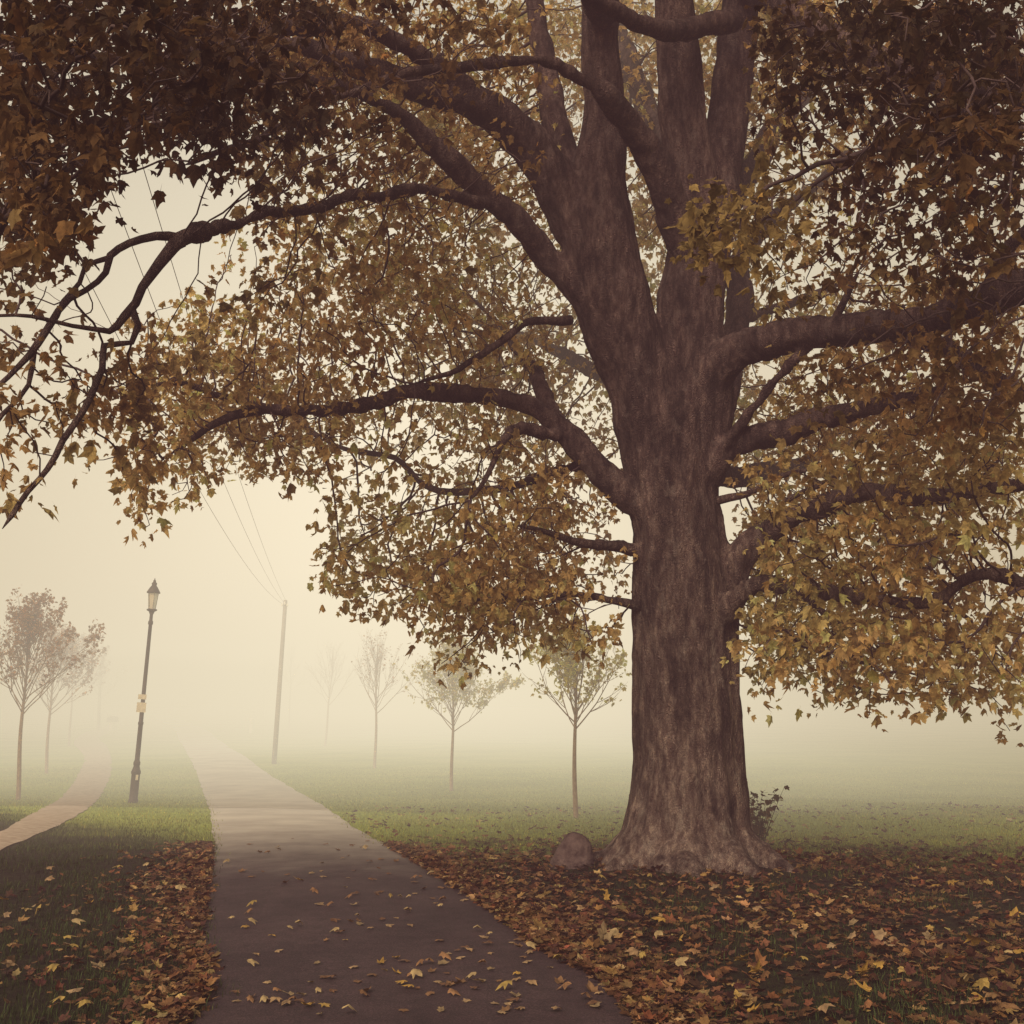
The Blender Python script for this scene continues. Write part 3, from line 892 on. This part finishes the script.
# ------------------------------------------------------------------ young trees
def sapling(basepx, forkpy, toppy, halfw_px, label, group, leafn, leafpal, seed, nb=24, lean=0., side=1.0):
    rs = random.Random(seed)
    g = gpix(*basepx); Y = g[1]
    zf_ = at(basepx[0], forkpy, Y)[2] - g[2]; H = at(basepx[0], toppy, Y)[2] - g[2]
    W = halfw_px * Y / F
    r0 = empty('young_tree', g)
    tag(r0, label, 'tree', group)
    rt = .028 + .006 * H
    tr = []
    for t in np.linspace(0, 1, 14):
        z = -.05 + (H * .93 + .05) * t
        tr.append((lean * t + .02 * math.sin(z * 2.1 + seed), .02 * math.cos(z * 1.7), z))
    tr = np.array(tr)
    V, Fq = tubes([(tr[:6 + 8], rt * np.linspace(1, .12, 14) ** .8)], 10)
    mesh_np('trunk', V, Fq, 4, SAPBARK, r0, True)
    pths = []; tipsp = []

    def grow(p, dr, ln, r, lev):
        n_ = 7
        pts = [p.copy()]; d = dr / np.linalg.norm(dr)
        sg = ln / n_
        for k in range(n_):
            d = d + np.array([rs.gauss(0, .09), rs.gauss(0, .09), .07 + rs.gauss(0, .05)])
            d /= np.linalg.norm(d)
            p = p + d * sg; pts.append(p.copy())
            if lev < 2 and k >= 1:
                for _ in range(2 if lev == 0 else 1):
                    if rs.random() < .62:
                        o = np.array([rs.gauss(0, 1), rs.gauss(0, 1), rs.gauss(.25, .5)]); o -= d * o.dot(d); o /= np.linalg.norm(o) + 1e-9
                        grow(p, d * .8 + o * .55, ln * (1 - k / n_ * .55) * rs.uniform(.32, .52), r * (1 - k / n_ * .6) * .55, lev + 1)
            if lev >= 1 and k >= 2: tipsp.append(p.copy())
        pths.append((np.array(pts), np.linspace(r, max(r * .3, .0016), len(pts))))
    for b in range(nb):
        t = (b / nb) ** 1.15
        z = zf_ * .98 + (H - zf_) * .62 * t
        a = b * 2.4 + rs.uniform(-.3, .3)
        # round head: outer low branches are long and spread, upper ones steep
        el = .85 + 1.0 * t + rs.uniform(-.1, .1)
        dr = np.array([math.cos(a), math.sin(a), math.tan(min(el * .85, 1.35))])
        ln = math.hypot(W, (H - zf_) * .55) * (1.0 - .5 * t) * rs.uniform(.85, 1.08)
        cx = np.interp(z, tr[:, 2], tr[:, 0]); cy_ = np.interp(z, tr[:, 2], tr[:, 1])
        grow(np.array([cx, cy_, z]), dr, ln, rt * .27 * (1 - .4 * t), 0)
    V, Fq = tubes(pths, 4)
    mesh_np('branches', V, Fq, 4, SAPBARK, r0, True)
    if leafn:
        tp = np.array(tipsp)
        wt = np.exp(side * tp[:, 0] / max(W, .1)) * (.3 + (tp[:, 2] > zf_ + (H - zf_) * .25))
        sel = RNG.choice(len(tp), leafn, p=wt / wt.sum())
        P = tp[sel] + RNG.normal(0, .045, (leafn, 3))
        V, Fc, cc = leaves_mesh(P, RNG.uniform(.05, .10, leafn), RNG.uniform(0, 6.28, leafn), RNG.normal(-.5, .5, leafn), RNG.normal(0, .5, leafn), RNG.uniform(0, 1, leafn), palette(leafn, *leafpal))
        mesh_np('crown', V, Fc, 3, LEAF, r0, col=cc)
    return r0


YEL = ([(.78, .7, .2), (.8, .66, .2), (.65, .6, .2)], [3, 3, 2])
BRN = ([(.5, .3, .16), (.55, .33, .18), (.38, .24, .14)], [3, 3, 2])
GR = 'young trees in a row on the right of the lane'
GL = 'young trees on the left by the footpath'
sapling((576, 818), 728, 632, 68, 'nearest young tree right of the lane, sparse yellow leaves, closest to the maple trunk', GR, 1700, YEL, 3, 26, side=-.4)
sapling((452, 791), 731, 648, 54, 'young tree with fuller pale yellow crown, second from the maple trunk', GR, 4500, YEL, 4, 26, side=.9)
sapling((375, 768), 713, 636, 46, 'almost bare misty young tree, third from the maple trunk', GR, 260, BRN, 5, 22)
sapling((325, 746), 705, 640, 34, 'faint bare young tree leaning slightly, fourth from the maple trunk', GR, 0, BRN, 6, 18, lean=.35)
sapling((289, 729), 690, 640, 20, 'barely visible bare young tree just right of the telegraph pole', GR, 0, BRN, 7, 14)
sapling((263, 719), 690, 655, 13, 'ghostly far young tree just left of the telegraph pole', GR, 0, BRN, 17, 10)
sapling((17, 800), 714, 604, 74, 'large bare young tree at the left edge, nearest beside the footpath', GL, 2600, BRN, 8, 30)
sapling((46, 773), 714, 632, 54, 'brown twiggy young tree second from the left edge', GL, 3200, BRN, 9, 26)
sapling((69, 746), 702, 640, 40, 'misty brown young tree third from the left edge, near the path bend', GL, 3200, BRN, 10, 22)
sapling((97, 731), 700, 655, 26, 'faint young tree beside the far street lamp', GL, 300, BRN, 12, 16)


# ------------------------------------------------------------------ street lamps
def lamp(base, top, label, seed, plates=True):
    g = gpix(*base); Y = g[1]
    T = at(top[0], top[1], Y)
    H = float(np.linalg.norm(T - g))
    r0 = empty('street_lamp', g)
    ax = Vector(T - g).normalized()
    r0.rotation_euler = Vector((0, 0, 1)).rotation_difference(ax).to_euler()
    tag(r0, label, 'street lamp', 'street lamps')
    hp = H * .845
    k = H / 5.0
    prof_ = [(.105, -.1), (.105, .06), (.09, .09), (.088, .62 * k), (.1, .64 * k), (.1, .68 * k), (.085, .72 * k), (.062, .8 * k), (.072, .84 * k), (.072, .88 * k), (.052, .93 * k), (.048, 1.7 * k),
             (.056, 1.71 * k), (.056, 1.76 * k), (.046, 1.77 * k), (.038, hp * .93), (.052, hp * .935), (.052, hp * .948), (.036, hp * .955), (.034, hp * .985), (.06, hp)]
    V, Fc = lathe(prof_, 16)
    pymesh('post', V, Fc, IRON, r0, True)
    ln = bpy.data.objects.new('lantern', None); ln.location = (0, 0, hp); link(ln, r0)
    h = H - hp
    V, Fc = lathe([(.05, 0), (.11, .03), (.12, .05), (.1, .065)], 6); pymesh('base_ring', V, Fc, IRON, ln)
    V, Fc = lathe([(.075, .067), (.11, h * .55)], 6); pymesh('glass', V, Fc, LGLASS, ln)
    bars = []
    for j_ in range(6):
        a = j_ * math.pi / 3
        bars.append((np.array([(.077 * math.cos(a), .077 * math.sin(a), .06), (.113 * math.cos(a), .113 * math.sin(a), h * .55)]), np.array([.004, .004])))
    V, Fq = tubes(bars, 4); mesh_np('frame', V, Fq, 4, IRON, ln)
    V, Fc = lathe([(.145, h * .55), (.15, h * .57), (.085, h * .72), (.05, h * .78), (.06, h * .84), (.03, h * .88), (.03, h * .92), (.012, h * .95), (.005, h)], 12)
    pymesh('roof', V, Fc, IRON, ln, True)
    if plates:
        for z0, w_, hh, dz in ((H * .41, .10, .14, 0), (H * .46, .09, .07, .01)):
            V = [(-w_, -.075, z0 - hh / 2 - .0), (w_, -.075, z0 - hh / 2), (w_, -.075, z0 + hh), (-w_, -.075, z0 + hh), (-w_, -.07, z0 - hh / 2), (w_, -.07, z0 - hh / 2), (w_, -.07, z0 + hh), (-w_, -.07, z0 + hh)]
            pymesh('sign_plate', V, [(0, 1, 2, 3), (7, 6, 5, 4), (0, 4, 5, 1), (1, 5, 6, 2), (2, 6, 7, 3), (3, 7, 4, 0)], WHITE, r0)
        V = [(.03, -.094, .5 * k), (.08, -.07, .5 * k), (.08, -.07, .62 * k), (.03, -.094, .62 * k)]
        pymesh('sticker', V, [(0, 1, 2, 3)], WHITE, r0)
    return r0


LGLASS, nt_, b_, _ = new_mat('lamp_glass')
nz_ = noise_tex(nt_, 6, 2, .5)
rp_ = ramp(nt_, nz_.outputs[0], [(.3, (.75, .72, .6)), (.7, (.85, .82, .7))])
nt_.links.new(rp_.outputs[0], b_.inputs['Base Color'])
b_.inputs['Transmission Weight'].default_value = .15; b_.inputs['Roughness'].default_value = .25
lamp((133, 803), (155, 578), 'old leaning street lamp with hooded lantern and pale plates, between lane and footpath', 1)
lamp((99, 731), (103, 632), 'distant pale street lamp fading in the fog behind the litter bin', 2, False)

# ------------------------------------------------------------------ telegraph pole and wires
g = gpix(274, 764); T = at(285.5, 600, g[1])
H = float(np.linalg.norm(T - g))
pole = empty('telegraph_pole', g)
pole.rotation_euler = Vector((0, 0, 1)).rotation_difference(Vector(T - g).normalized()).to_euler()
tag(pole, 'plain wooden telegraph pole standing right of the lane, greyed by fog', 'utility pole')
V, Fc = lathe([(.095, -.1), (.09, H * .3), (.08, H * .7), (.075, H - .05), (.065, H)], 14); pymesh('post', V, Fc, WOODPOLE, pole, True)
for s_ in (-1, 0, 1):
    V, Fc = lathe([(.02, 0), (.035, .02), (.035, .06), (.022, .07), (.03, .1), (.01, .12)], 8, (s_ * .1, -.1, H - .25 + .06 * (s_ == 0)))
    pymesh('insulator', V, Fc, WHITE, pole, True)
for q_, (b1, lab) in enumerate([((132, 62), 'thin overhead wire crossing the sky gap, rightmost of three'), ((102, 85), 'thin overhead wire, middle of the three running from the pole'), ((60, 130), 'thin overhead wire, leftmost of the three running from the pole')]):
    A0 = T + np.array([.1 * (1 - q_), -.1, -.15]); B0 = at(b1[0], b1[1], 10.0)
    B0 = B0 + (B0 - A0) * .35
    pts = []
    for t in np.linspace(0, 1, 40):
        p = A0 + (B0 - A0) * t; p[2] -= (.75 + .15 * q_) * 4 * t * (1 - t); pts.append(p)
    V, Fq = tubes([(np.array(pts), np.full(40, .0042))], 6)
    o = mesh_np('overhead_wire', V, Fq, 4, CABLE, smooth=True)
    tag(o, lab, 'wire', 'overhead wires')

# ------------------------------------------------------------------ litter bin and marker post
g = gpix(112, 731)
lb = empty('litter_bin', g); tag(lb, 'small hooded litter bin on a pale stand beside the far bend of the footpath', 'litter bin')
V, Fc = lathe([(.2, 0), (.24, .05), (.25, .62), (.26, .66)], 12); pymesh('body', V, Fc, WHITE, lb, True)
V, Fc = lathe([(.5, .0), (.52, .05), (.52, .3), (.45, .42), (.2, .47)], 4, (0, 0, .72), True); pymesh('hood', V, Fc, IRON, lb)
g = gpix(251, 733)
mk = empty('marker_post', g); tag(mk, 'short white marker post in the mist right of the lane', 'post')
V, Fc = lathe([(.13, 0), (.13, .62), (.09, .66), (.09, .72)], 8); pymesh('post', V, Fc, WHITE, mk)
V, Fc = lathe([(.09, .721), (.16, .74), (.16, 1.05), (.1, 1.12)], 8); pymesh('cap', V, Fc, WHITE, mk)

# ------------------------------------------------------------------ grass blades
def shade_edge(x, y):
    return np.hypot((x - .4) * .8, y - 4.5)


def grass(npts, ylo, yhi, hgt, name, wid):
    y = ylo + (yhi - ylo) * RNG.random(npts) ** 1.25
    x = RNG.uniform(-.56, .56, npts) * (y + 1.5)
    l, r = lane_x(y)
    ed = np.array([noise.noise(Vector((0, float(a) * 3, 1))) + .6 * noise.noise(Vector((3, float(a) * 9, 1))) for a in y]) * .14 + RNG.normal(0, .05, npts)
    keep = (x < l + .04 + ed) | (x > r - .04 + ed)
    keep &= np.hypot(x - 1.85, y - 12.4) > 1.0
    # footpath stays bare
    pxx, pyy = proj(np.stack([x, y, ground_z(x, y)], -1))
    fc = np.interp(pyy, [726, 735, 743, 757, 770, 780, 800, 815, 842, 870], [112, 92, 90, 98, 100, 92, 76, 58, 0, -60])
    hw = np.interp(pyy, [726, 757, 800, 850], [6, 14, 20, 24])
    keep &= ~((pyy < 884) & (np.abs(pxx - fc) < hw * 1.15) & (x < -3))
    pn = np.array([noise.noise(Vector((float(a) * 1.1, float(b) * 1.1, 5))) for a, b in zip(x, y)])
    dist = shade_edge(x, y) - 1.25 * np.clip(-x - 2.4, 0, 9)
    prob = np.where(dist > 9.5, 1.0, np.clip(np.where(x < -1.5, .75, .32) + pn * 1.4, .06, 1)) if ylo < 12 else np.ones(npts)
    keep &= RNG.random(npts) < prob
    x, y, pn, dist = x[keep], y[keep], pn[keep], dist[keep]
    m = len(x); z = ground_z(x, y)
    h = hgt * RNG.uniform(.5, 1.3, m); a = RNG.uniform(0, 2 * math.pi, m); bend = RNG.uniform(.2, 1.1, m) * h
    wx, wy = np.cos(a) * wid, np.sin(a) * wid
    bx, by = -np.sin(a) * bend, np.cos(a) * bend
    v = np.stack([np.stack([x - wx, y - wy, z - .005], -1), np.stack([x + wx, y + wy, z - .005], -1),
                  np.stack([x + wx * .7 + bx * .35, y + wy * .7 + by * .35, z + h * .6], -1), np.stack([x - wx * .7 + bx * .35, y - wy * .7 + by * .35, z + h * .6], -1),
                  np.stack([x + bx, y + by, z + h], -1)], 1)
    b0 = (np.arange(m) * 5)[:, None]
    quads = (np.array([[0, 1, 2, 3]]) + b0); tris = (np.array([[3, 2, 4]]) + b0)
    ff = np.concatenate([quads.ravel(), tris.ravel()]); tot = np.concatenate([np.full(m, 4), np.full(m, 3)])
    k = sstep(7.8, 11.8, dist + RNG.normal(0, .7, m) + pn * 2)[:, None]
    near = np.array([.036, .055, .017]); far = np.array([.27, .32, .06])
    c = near * (1 - k) + far * k  # blades under the crown coloured darker to paint its shade
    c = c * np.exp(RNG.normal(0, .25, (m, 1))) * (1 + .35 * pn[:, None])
    dry = RNG.random(m) < .12
    c[dry] = c[dry] * np.array([1.6, 1.15, 1.1])
    cc = np.repeat(c[:, None], 5, 1)
    cc[:, :2] *= .6
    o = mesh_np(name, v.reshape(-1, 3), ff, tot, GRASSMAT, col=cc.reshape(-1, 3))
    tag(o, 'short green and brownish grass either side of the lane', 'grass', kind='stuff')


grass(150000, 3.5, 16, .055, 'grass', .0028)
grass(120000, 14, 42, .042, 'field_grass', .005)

# ------------------------------------------------------------------ leaf litter (uncountable) and single fallen leaves
def litter(n, box, test, pal, w, size, lay, lift=.0):
    x = RNG.uniform(box[0], box[1], n); y = RNG.uniform(box[2], box[3], n)
    cl = np.array([noise.noise(Vector((float(a) * .9, float(b) * .9, 9))) + .5 * noise.noise(Vector((float(a) * 2.6, float(b) * 2.6, 3))) for a, b in zip(x, y)])
    k = test(x, y, cl)
    x, y = x[k], y[k]; m = len(x)
    P = np.stack([x, y, ground_z(x, y) + RNG.uniform(.005, lay, m) + lift], -1)
    return P, m


PALW = [(.17, .10, .05), (.22, .135, .065), (.30, .205, .085), (.44, .35, .17), (.10, .052, .035), (.07, .035, .03), (.20, .095, .05)]
LV, LF, LC, lb0 = [], [], [], 0


def add_litter(P, m, w, smin, smax):
    global lb0
    V, Fc, cc = leaves_mesh(P, RNG.uniform(smin, smax, m), RNG.uniform(0, 6.28, m), RNG.normal(.05, .24, m), RNG.normal(0, .26, m), np.clip(RNG.normal(.1, .55, m), -.9, 1.2), palette(m, PALW, w, .3))
    LV.append(V); LF.append(Fc + lb0); LC.append(cc); lb0 += len(V)


def t_right(x, y, cl):
    r = lane_x(y)[1]
    d = x - r
    fade = 1 - sstep(9.0, 12.2, shade_edge(x, y) + cl * 1.5)
    ok = (d > -.06 + .2 * cl) & (np.hypot(x - 1.85, y - 12.4) > .85)
    p = np.clip(.5 + .75 * cl, .08, 1) * fade
    edge = np.exp(-np.clip(d, 0, 9) / .35) * (y < 16)
    return ok & (RNG.random(len(x)) < np.clip(p + edge * .7, 0, 1))


def t_left(x, y, cl):
    l = lane_x(y)[0]
    d = l - x
    fade = 1 - sstep(6.5, 9.6, shade_edge(x, y) + cl * 1.5)
    p = np.clip(.06 + .42 * cl, .02, 1) * fade
    edge = np.exp(-np.clip(d, 0, 9) / .28) * (y < 14.5)
    return (d > .02 + .2 * cl) & (RNG.random(len(x)) < np.clip(p + edge * .8, 0, 1))


P, m = litter(42000, (-.6, 9, 3.2, 16.5), t_right, None, None, None, .035); add_litter(P, m, [4, 4, 3, .8, 5, 4, 3], .045, .1); print('litter r', m)
P, m = litter(12000, (-.6, 9, 3.2, 15.5), t_right, None, None, None, .05); sel = RNG.random(m) < .42; P = P[sel]; add_litter(P, len(P), [0, 1, 4, 6, 0, 0, 0], .05, .1)
P, m = litter(22000, (-8, -1, 3.2, 15.5), t_left, None, None, None, .03); add_litter(P, m, [3, 4, 4, 1.2, 4, 4, 4], .04, .09); print('litter l', m)
# drifts heaped along both edges of the lane
for side_, n_ in ((1, 5000), (0, 3000)):
    y = RNG.uniform(4, 14.6, n_); l, r = lane_x(y)
    o_ = RNG.gamma(1.4, .2, n_) * (.55 + .8 * np.array([abs(noise.noise(Vector((float(v) * 1.4, side_, 0)))) for v in y]) * 2)
    x = r + o_ - .1 if side_ else l - o_ + .0
    P = np.stack([x, y, ground_z(x, y) + .02 + RNG.uniform(0, .045, n_)], -1)
    add_litter(P, n_, [4, 4, 5, 3.5, 2, 1.5, 4], .04, .09)
# scattered few on the far field
n_ = 900
y = RNG.uniform(13, 24, n_); x = RNG.uniform(-3, 10, n_); l, r = lane_x(y)
kp = x > r; x, y = x[kp], y[kp]
P = np.stack([x, y, ground_z(x, y) + .03], -1); add_litter(P, len(P), [2, 3, 3, 2, 2, 1, 1], .06, .1)
o = mesh_np('leaf_litter', np.concatenate(LV), np.concatenate(LF), 3, DEADLEAF, col=np.concatenate(LC) * np.array([.55, .45, .42]))
tag(o, 'thick scatter of brown and yellow fallen leaves under the maple', 'leaf litter', kind='stuff')

protos = []
KINDS = [('pale', [(.26, .18, .1), (.32, .24, .13)], 'pale tan'), ('brown', [(.15, .085, .045), (.2, .11, .055)], 'brown'), ('yellow', [(.33, .21, .05), (.28, .19, .06)], 'yellow')]
for kd, pl, word in KINDS:
    for v_ in range(4):
        curl = [.1, .5, 1.1, -.5][v_]
        V, Fc, cc = leaves_mesh(np.zeros((1, 3)), np.array([.11]), np.array([0.]), np.array([.06]), np.array([.05 * v_]), np.array([curl]), palette(1, pl, [1, 1], .1))
        V = V - np.array([0, .035, V[:, 2].min()])
        o = mesh_np('fallen_leaf', V, Fc, 3, DEADLEAF, col=cc)
        C.objects.unlink(o); protos.append((word, o))


def put_leaf(word, x, y, lab, group, sc_=1.0, lift=.012, z=None):
    opts = [p for w_, p in protos if w_ == word]
    o = random.choice(opts).copy(); C.objects.link(o)
    o.location = (x, y, float(ground_z(x, y)) + lift)
    o.rotation_euler = (random.gauss(0, .07), random.gauss(0, .07), random.uniform(0, 6.28)); o.scale = (sc_,) * 3
    tag(o, lab, 'leaf', group)
    return o


rows = []
cnt_ = 0
while cnt_ < 190:
    # more leaves toward the near end, loose clumps
    py = 1022 - (1022 - 842) * random.random() ** .85
    px = random.uniform(200, 600)
    g = gpix(px, py); l, r = lane_x(g[1])
    if not (l + .1 < g[0] < r - .12): continue
    c_ = noise.noise(Vector((g[0] * 1.3, g[1] * .9, 2)))
    if random.random() > .55 + c_ * 1.2: continue
    w_ = random.choices(['pale tan', 'brown', 'yellow'], [5, 5, 1])[0]
    tt = (g[0] - l) / (r - l)
    put_leaf(w_, g[0], g[1], f'{w_} fallen maple leaf lying on the dark asphalt lane', f'{w_} fallen leaves on the lane', random.uniform(.42, .85), .012 + .025 * (1 - (2 * tt - 1) ** 2) + .004)
    cnt_ += 1
o = put_leaf('pale tan', *gpix(603, 942)[:2], 'large pale upright leaf where the grass meets the right edge of the lane', None, 1.5, .05); o.rotation_euler = (1.1, .1, .3)
o = put_leaf('yellow', *gpix(976, 952)[:2], 'bright yellow curled leaf in the litter near the right edge of the picture', None, 1.5, .05); o.rotation_euler = (.5, .2, 2.1)
c2 = 0
while c2 < 70:
    px, py = random.uniform(600, 1020), random.uniform(880, 1020)
    g = gpix(px, py)
    if g[0] < lane_x(g[1])[1] + .2: continue
    w_ = random.choices(['pale tan', 'yellow'], [3, 4])[0]
    o = put_leaf(w_, g[0], g[1], f'{w_} fallen leaf on top of the litter right of the lane', f'{w_} leaves on the right verge', random.uniform(.6, 1.0), .045)
    o.rotation_euler[0] = random.gauss(.15, .35); o.rotation_euler[1] = random.gauss(0, .35); c2 += 1
c2 = 0
while c2 < 36:
    px, py = random.uniform(0, 190), random.uniform(870, 1020)
    g = gpix(px, py)
    w_ = random.choices(['pale tan', 'yellow'], [4, 2])[0]
    o = put_leaf(w_, g[0], g[1], f'{w_} fallen leaf on the dark grass left of the lane', f'{w_} leaves on the left verge', random.uniform(.6, .95), .04)
    o.rotation_euler[0] = random.gauss(.15, .3); o.rotation_euler[1] = random.gauss(0, .3); c2 += 1

# ------------------------------------------------------------------ fog
def fog_box(name, x0, x1, y0, y1, z0, z1, dens, col, yaw=0., piv=(0, 0)):
    V = [(x, y, z) for z in (z0, z1) for x, y in ((x0, y0), (x1, y0), (x1, y1), (x0, y1))]
    c, s = math.cos(yaw), math.sin(yaw)
    V = [(piv[0] + (x - piv[0]) * c - (y - piv[1]) * s, piv[1] + (x - piv[0]) * s + (y - piv[1]) * c, z) for x, y, z in V]
    o = pymesh(name, V, [(3, 2, 1, 0), (4, 5, 6, 7), (0, 1, 5, 4), (1, 2, 6, 5), (2, 3, 7, 6), (3, 0, 4, 7)], mat_fog(name, dens, col, col == FOGC))
    tag(o, 'pale cream fog filling the park', 'fog', kind='stuff')


FOGC = (.87, .79, .59)
LOWC = (.50, .52, .34)  # greenish glow put into the low haze over the field
NEARC = (.38, .20, .20)  # dim purple glow put into the near fog to lift dark tones
fog_box('fog', -380, 380, -50, 15.62, -6, 22, .0075, NEARC)
fog_box('fog', -380, 380, 15.65, 690, -6, 41, .0075, FOGC)
fog_box('fog', -379, 379, 12.9, 15.58, -5.9, 21, .030, (.62, .50, .34))  # extra glowing layer, added to lighten the crown's far leaves
for q_, y0 in enumerate((15.8, 17.6, 19.6, 22.0)):
    fog_box('fog', -420 + q_, 420 - q_, y0, 560 + q_ * 3, -5.5 + q_ * .1, 30 + q_ * 2, .0043, FOGC, yaw=R(-14), piv=(-2, y0))
fog_box('fog', -400, 400, 24.5, 540, -5, 4.6, .004, LOWC, yaw=R(-14), piv=(-2, 24))

# ------------------------------------------------------------------ light
w = bpy.data.worlds.new('World'); sc.world = w; w.use_nodes = True
nt = w.node_tree; bg = nt.nodes['Background']
sky = nt.nodes.new('ShaderNodeTexSky'); sky.sky_type = 'NISHITA'; sky.sun_disc = False
SUN_EL, SUN_AZ = R(36), R(-158)           # from behind the left shoulder, diffused by the fog
sky.sun_elevation = SUN_EL; sky.sun_rotation = SUN_AZ
sky.dust_density = 5.0; sky.air_density = 1.5
mx = nt.nodes.new('ShaderNodeMix'); mx.data_type = 'RGBA'; mx.blend_type = 'MULTIPLY'; mx.inputs[0].default_value = 1
mx.inputs[7].default_value = (1.0, .82, .58, 1)
nt.links.new(sky.outputs[0], mx.inputs[6]); nt.links.new(mx.outputs[2], bg.inputs[0])
bg.inputs[1].default_value = .15
sl = bpy.data.lights.new('sun', 'SUN'); sl.energy = 4.4; sl.angle = R(40); sl.color = (1, .92, .78)
so = link(bpy.data.objects.new('sun', sl))
dirv = Vector((math.sin(SUN_AZ) * math.cos(SUN_EL), math.cos(SUN_AZ) * math.cos(SUN_EL), math.sin(SUN_EL)))
so.rotation_euler = dirv.to_track_quat('Z', 'Y').to_euler()

cam = bpy.data.cameras.new('camera'); cam.sensor_width = 36; cam.lens = 36 * F / 1024; cam.clip_end = 3000; cam.clip_start = .05
cob = link(bpy.data.objects.new('camera', cam)); cob.location = (0, 0, CAMZ); cob.rotation_euler = (R(90) + TILT, 0, 0)
sc.camera = cob
sc.view_settings.view_transform = 'Standard'; sc.view_settings.look = 'None'; sc.view_settings.exposure = 0
sc.cycles.max_bounces = 6; sc.cycles.diffuse_bounces = 3; sc.cycles.transmission_bounces = 4; sc.cycles.transparent_max_bounces = 8
sc.cycles.use_denoising = True
